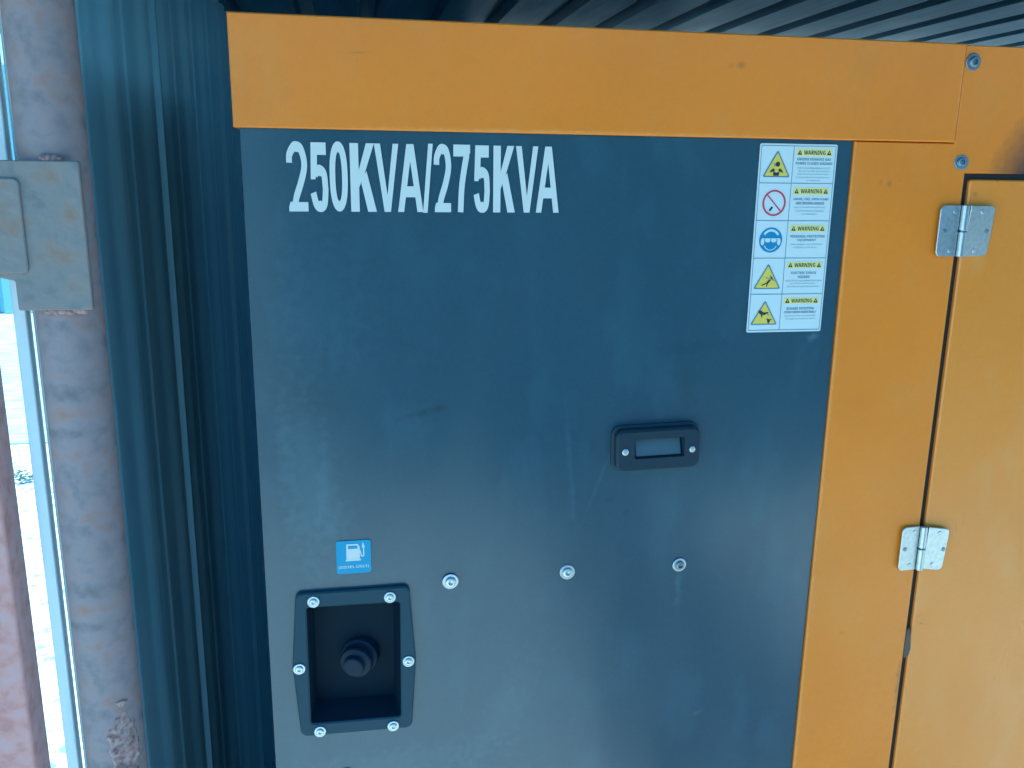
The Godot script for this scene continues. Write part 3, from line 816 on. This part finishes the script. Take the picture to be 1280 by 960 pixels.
# ------------------------------------------------------------------ the shelter
func make_shelter() -> void:
	# roof: grooves every 0.2 m run back over the enclosure
	var r := group_node("shelter_roof", self, Vector3(0, EYE + 0.5, 0))
	tag(r, "dark corrugated metal roof with ribs running back above the orange rail", "roof")
	for k in 5:
		var st := new_st()
		var sec := []
		var n := 5
		for i in n:
			var c := i * 0.2
			sec.append(Vector2(c, 0.0))
			sec.append(Vector2(c + 0.135, 0)); sec.append(Vector2(c + 0.146, 0.032)); sec.append(Vector2(c + 0.191, 0.032)); sec.append(Vector2(c + 0.2, 0))
		sec.append(Vector2(n * 0.2 + 0.03, 0.0))
		sheet(st, sec, Vector3(-1.484 + k * 1.0, 0.0011 * (k % 2), -2.7), Vector3.RIGHT, Vector3.UP, Vector3(0, 0, 3.30), -0.0009)
		obj("roof_sheet", st, M.roof, r)
	# side wall, left of the enclosure; sections run along -z
	var w := group_node("shelter_side_wall", self, Vector3(-0.37, 0, 0))
	tag(w, "dark blue-grey ribbed metal wall left of the enclosure, behind the rusty pipe post", "wall")
	var secs := [[0.02, 0.79], [0.765, 1.76], [1.735, 2.68]]
	for k in 3:
		var st := new_st()
		var sec := [Vector2(secs[k][0], 0.0)]
		var d: float = secs[k][0] + 0.07
		var j := 0
		while d < secs[k][1] - 0.12:
			# a wide shallow swage, then a narrow one
			if j % 2 == 0:
				sec.append_array([Vector2(d, 0), Vector2(d + 0.015, 0.0012), Vector2(d + 0.045, 0.0068), Vector2(d + 0.060, 0.0085), Vector2(d + 0.095, 0.0085), Vector2(d + 0.104, 0.0070), Vector2(d + 0.114, 0.0012), Vector2(d + 0.122, 0)])
				d += 0.17
			else:
				sec.append_array([Vector2(d, 0), Vector2(d + 0.010, 0.0025), Vector2(d + 0.020, 0.0025), Vector2(d + 0.030, 0)])
				d += 0.10
			j += 1
		# the lapped edge folds back in a lip
		sec.append_array([Vector2(secs[k][1] - 0.03, 0.0), Vector2(secs[k][1] - 0.022, 0.013), Vector2(secs[k][1] - 0.004, 0.013), Vector2(secs[k][1], 0.0)])
		sheet(st, sec, Vector3(-0.002 * (k % 2), -0.02, 0), Vector3(0, 0, -1), Vector3.RIGHT, Vector3(0, EYE + 0.535, 0), 0.0009)
		obj("wall_sheet", st, M.wall, w)
	for q in [[1.35, -0.515, 0.0026], [1.312, -0.529, 0.0022], [2.02, -0.586, 0.0026], [1.36, -0.46, 0.0016]]:  # shiny domes standing in for specks of light in the wall
		var st := new_st()
		lathe(st, [Vector2(q[2], 0.0), Vector2(q[2], 0.002), Vector2(q[2] * 0.7, 0.0032), Vector2(0.00001, 0.0036)], Transform3D(Basis(Vector3.UP, PI / 2), Vector3(0.001, EYE + q[1], -q[0])), 12)
		obj("wall_speck", st, M.bolt, w)
	# unseen right end wall, added to dim the roof and deep side wall
	var e := group_node("added_end_wall", self, Vector3(3.36, 0, 0.55))
	tag(e, "added ribbed metal end wall, out of view, shading the roof", "wall")
	var est := new_st()
	var esec := [Vector2(0, 0)]
	for i in 17:
		var c := i * 0.18 + 0.04
		esec.append_array([Vector2(c, 0), Vector2(c + 0.012, -0.015), Vector2(c + 0.05, -0.015), Vector2(c + 0.062, 0)])
	esec.append(Vector2(3.2, 0))
	sheet(est, esec, Vector3(0, -0.02, 0), Vector3(0, 0, -1), Vector3.LEFT, Vector3(0, EYE + 0.42, 0), 0.0009)
	obj("wall_sheet", est, M.wall, e)
	# back wall
	var b := group_node("shelter_back_wall", self, Vector3(0, 0, -2.68))
	tag(b, "dark ribbed metal back wall of the shelter, in shade behind the enclosure", "wall")
	for k in 4:
		var st := new_st()
		var sec := [Vector2(0, 0)]
		for i in 5:
			var c := i * 0.18 + 0.04
			sec.append_array([Vector2(c, 0), Vector2(c + 0.012, -0.015), Vector2(c + 0.05, -0.015), Vector2(c + 0.062, 0)])
		sec.append(Vector2(0.92, 0))
		var tall: float = EYE + 0.519 - [0.0, 0.10, 0.17, 0.20][k]
		sheet(st, sec, Vector3(-0.40 + k * 0.91, -0.02, 0.001 * (k % 2)), Vector3.RIGHT, Vector3(0, 0, 1), Vector3(0, tall, 0), 0.0009)
		obj("wall_sheet", st, M.wall, b)

func make_gate_posts() -> void:
	var p := group_node("pipe_post", self, Vector3(-0.325, 0, 0.05))
	tag(p, "round rusty steel pipe post at the left edge, carrying a welded plate", "post")
	var st := new_st()
	lathe(st, [Vector2(0.0355, 0.0), Vector2(0.0365, 0.001), Vector2(0.0365, EYE + 0.497), Vector2(0.0355, EYE + 0.498)], Transform3D(Basis(Vector3.RIGHT, -PI / 2), Vector3.ZERO), 48)
	obj("pipe", st, M.rusty, p)
	# bubbled scale on the lower pipe
	var nz := noise(55.0, 4, 8)
	var edge := noise(20.0, 5, 9)
	st = new_st()
	var na := 70
	var nh := 130
	var pts := []
	for j in nh + 1:
		var row := []
		for i in na + 1:
			var a := -0.25 + 1.6 * i / na
			var y := EYE - 1.02 + 0.36 * j / nh
			var u := absf(2.0 * i / na - 1.0)
			var m := clampf((1.7 - 1.9 * u * u - clampf((j / float(nh) - 0.58) * 3.0, 0, 2) + edge.get_noise_3d(a * 0.037, y, 3) * 1.6) * 1.4, 0, 1)
			var bump := clampf(nz.get_noise_3d(a * 0.037, y, 0) * 1.3 + 0.4, 0, 1.2)
			var rr := 0.0352 + m * (0.0017 + 0.0030 * bump)
			row.append(Vector3(rr * sin(a), y, rr * cos(a)))
		pts.append(row)
	for j in nh:
		for i in na:
			st.set_smooth_group(0)
			for v in [pts[j][i], pts[j + 1][i + 1], pts[j][i + 1], pts[j][i], pts[j + 1][i], pts[j + 1][i + 1]]:
				st.add_vertex(v)
	st.generate_normals()
	obj("rust_scale", st, M.scale, p).set_meta("label", "flaking orange-brown rust scale")
	# welded plate with a tab towards the square post
	st = new_st()
	var y := EYE
	var outline := rounded(PackedVector2Array([Vector2(-0.060, y + 0.0095), Vector2(0.0375, y + 0.0095), Vector2(0.0375, y - 0.154), Vector2(-0.0405, y - 0.154), Vector2(-0.0405, y - 0.121), Vector2(-0.060, y - 0.116)]), 0.0025, 3)
	plate(st, outline, 0.036, 0.0445, 0.0012)
	obj("welded_plate", st, M.plate_steel, p).set_meta("label", "grey rusted flat plate welded across the pipe")
	st = new_st()
	plate(st, rounded(rect(-0.0590, y - 0.112, -0.0245, y - 0.0095), 0.006, 4), 0.0446, 0.0480, 0.0012)
	obj("strap", st, M.plate_steel, p)
	# weld beads along the plate's edges
	for q in [[Vector3(-0.012, y - 0.1555, 0.0385), Vector3(0.026, y - 0.1545, 0.0360), 0.0052], [Vector3(-0.001, y + 0.0115, 0.0385), Vector3(0.016, y + 0.0105, 0.0370), 0.0046]]:
		st = new_st()
		var n := 9
		for k in n:
			var t := k / float(n - 1)
			var c = q[0].lerp(q[1], t) + Vector3(0, 0.0012 * sin(k * 2.3), 0)
			var rr = q[2] * (0.75 + 0.3 * absf(sin(k * 1.7)))
			var prof := []
			for m in 7:
				var a := -PI / 2 + PI * m / 6.0
				prof.append(Vector2(maxf(rr * cos(a), 0.00001), rr * sin(a)))
			lathe(st, prof, Transform3D(Basis.from_euler(Vector3(k * 0.7, k * 1.1, 0)), c), 12)
		obj("weld_bead", st, M.scale, p)
	# square rusty gate post
	var s := group_node("square_post", self, Vector3(-0.437, 0, 0.06))
	tag(s, "square reddish rusty tube post at the lower left corner", "post")
	st = new_st()
	plate(st, rounded(rect(-0.025, -0.025, 0.025, 0.025), 0.004, 4), 0.0, EYE + 0.49)
	var tube := obj("tube", st, M.red_rust, s)
	tube.rotation.x = -PI / 2
	# pale edge trims beside the pipe
	st = new_st()
	box(st, Vector3(-0.0070, 0.0, -0.012), Vector3(0.0070, EYE + 0.48, 0.004), 0.0012)
	var e := obj("edge_trim", st, M.trim)
	e.position = Vector3(-0.3805, 0, 0.046)
	tag(e, "pale blue painted flat bar standing between the bright gap and the pipe post", "trim")
	st = new_st()
	box(st, Vector3(-0.0035, 0.0, -0.01), Vector3(0.0035, EYE + 0.48, 0.006), 0.001)
	e = obj("edge_flashing", st, M.trim)
	e.position = Vector3(-0.3675, 0, 0.030)
	tag(e, "thin bright flashing strip right against the pipe post", "trim")

func make_outside() -> void:
	var st := new_st()
	quad(st, Vector3(-60, -0.01, 60), Vector3(60, -0.01, 60), Vector3(60, -0.01, -80), Vector3(-60, -0.01, -80), Vector3.UP)
	tag(obj("ground", st, M.sand), "pale sunlit sandy ground seen through the gap at left", "ground", "", "structure")
	st = new_st()
	box(st, Vector3(-0.40, -0.005, -2.72), Vector3(3.5, 0.0, 1.2))
	tag(obj("floor", st, M.floor), "concrete shelter floor under the enclosure", "floor", "", "structure")
	st = new_st()
	box(st, Vector3(-0.16, 0.0, -1.35), Vector3(2.4, EYE - 1.652, 0.03), 0.01)
	tag(obj("plinth", st, M.floor), "concrete plinth carrying the generator enclosure", "plinth", "", "structure")
	st = new_st()
	box(st, Vector3(-16, -0.006, -14.6), Vector3(-1.6, 0.004, -6.9))
	tag(obj("paving", st, M.concrete), "bluish concrete yard paving beyond the sand", "paving", "", "structure")
	# pale blue corrugated building across the yard
	var f := group_node("sheet_building", self, Vector3(-24, 0, -14.7))
	tag(f, "pale blue ribbed sheet building far across the yard, above the welded plate", "building")
	st = new_st()
	var sec := []
	for i in 70:
		var c := i * 0.3
		sec.append_array([Vector2(c, 0), Vector2(c + 0.2, 0), Vector2(c + 0.22, -0.05), Vector2(c + 0.28, -0.05)])
	sheet(st, sec, Vector3.ZERO, Vector3.RIGHT, Vector3(0, 0, 1), Vector3(0, 3.95, 0), 0.002)
	box(st, Vector3(0, 0, -6), Vector3(21, 3.9, -0.06))
	obj("wall", st, M.blue_sheet, f)
	st = new_st()
	box(st, Vector3(-0.2, 3.95, -6.2), Vector3(21.2, 4.05, 0.25))
	obj("roof", st, M.trim, f)
	# unseen block wall added to darken the panel's upper reflection
	st = new_st()
	box(st, Vector3(-0.9, 0, 0), Vector3(14, 3.5, 0.2))
	var b := obj("added_block_wall", st, M.block)
	b.position = Vector3(0, 0, 5.2)
	tag(b, "added grey block wall, out of view, darkening the panel reflection", "wall")
	st = new_st()
	box(st, Vector3(1.05, -0.004, 1.21), Vector3(2.3, 0.006, 5.19))  # strip added out of view to darken the panel's lower right
	tag(obj("added_path", st, M.asphalt), "added dark asphalt strip, unseen, darkening the lower panel reflection", "added_path", "", "structure")
	# low dark plant on the sunlit ground
	var rng := RandomNumberGenerator.new()
	rng.seed = 4
	st = new_st()
	for i in 150:
		var a := rng.randf() * TAU
		var rad := 0.15 * sqrt(rng.randf())
		var c := Vector3(rad * cos(a) * 1.1, rng.randf() * 0.10 * (1.0 - rad / 0.17), rad * sin(a))
		var d := Vector3(cos(a + rng.randf() - 0.5), rng.randf_range(-0.1, 0.7), sin(a + rng.randf() - 0.5)).normalized() * rng.randf_range(0.02, 0.045)
		var sd := d.cross(Vector3.UP).normalized() * d.length() * 0.35
		var nn := sd.cross(d).normalized()
		quad(st, c, c + d * 0.5 + sd, c + d, c + d * 0.5 - sd, nn)
	var pl := obj("weed_clump", st, M.leaf)
	pl.position = Vector3(-2.66, 0.0, -5.9)
	tag(pl, "small dark weed clump on the sunlit sand in the gap at left", "plant", "", "stuff")
	# loose stones on the sand
	var mm := MultiMesh.new()
	mm.transform_format = MultiMesh.TRANSFORM_3D
	var sm := SphereMesh.new()
	sm.radius = 0.5
	sm.height = 0.8
	sm.radial_segments = 7
	sm.rings = 4
	sm.material = M.stone
	mm.mesh = sm
	mm.instance_count = 900
	for i in 900:
		var z := -rng.randf_range(0.3, 6.6)
		var x := -0.46 - (0.37 * (1.15 - z) / 1.1 - 0.37) + rng.randf_range(-0.7, 0.35) * (0.4 - z * 0.22)
		var sc := rng.randf_range(0.008, 0.03) if rng.randf() < 0.9 else rng.randf_range(0.03, 0.06)
		mm.set_instance_transform(i, Transform3D(Basis.from_euler(Vector3(rng.randf(), rng.randf() * TAU, rng.randf())).scaled(Vector3(sc, sc * 0.7, sc)), Vector3(minf(x, -0.44), -0.008, z)))
	var stones := MultiMeshInstance3D.new()
	stones.name = "loose_stones"
	stones.multimesh = mm
	add_child(stones)
	tag(stones, "loose pale pebbles scattered on the sunlit ground", "stones", "", "stuff")

# ------------------------------------------------------------------ scene
func _ready() -> void:
	var cam := Camera3D.new()
	cam.name = "camera"
	cam.fov = 47.30
	cam.near = 0.02
	cam.far = 300.0
	cam.transform = Transform3D(Basis(Vector3(0.98356, 0.012177, 0.180169), Vector3(0.030047, 0.97278, -0.229774), Vector3(-0.178063, 0.23141, 0.956422)).orthonormalized(), Vector3(0, EYE, 1.15))
	add_child(cam)
	cam.current = true
	var env := Environment.new()
	env.background_mode = Environment.BG_SKY
	var sm := ProceduralSkyMaterial.new()
	sm.sky_top_color = Color(0.26, 0.56, 0.80)
	sm.sky_horizon_color = Color(0.54, 0.82, 0.93)
	sm.sky_curve = 0.15
	sm.ground_horizon_color = Color(0.45, 0.60, 0.62)
	sm.ground_bottom_color = Color(0.35, 0.42, 0.42)
	var sky := Sky.new()
	sky.sky_material = sm
	env.sky = sky
	env.background_energy_multiplier = 1.35
	env.tonemap_mode = Environment.TONE_MAPPER_LINEAR
	env.tonemap_exposure = 2.45
	env.sdfgi_enabled = true
	env.ssao_enabled = true
	env.ssil_enabled = true
	var we := WorldEnvironment.new()
	we.name = "world_environment"
	we.environment = env
	add_child(we)
	var sun := DirectionalLight3D.new()
	sun.name = "sun"
	sun.light_energy = 1.5
	sun.light_color = Color(1.0, 0.96, 0.90)
	sun.light_angular_distance = 0.5
	sun.shadow_enabled = true
	add_child(sun)
	sun.look_at_from_position(Vector3(-2.0, 10, 0.8), Vector3.ZERO, Vector3(0, 0, 1))
	make_materials()
	make_shelter()
	make_outside()
	make_gate_posts()
	make_generator()
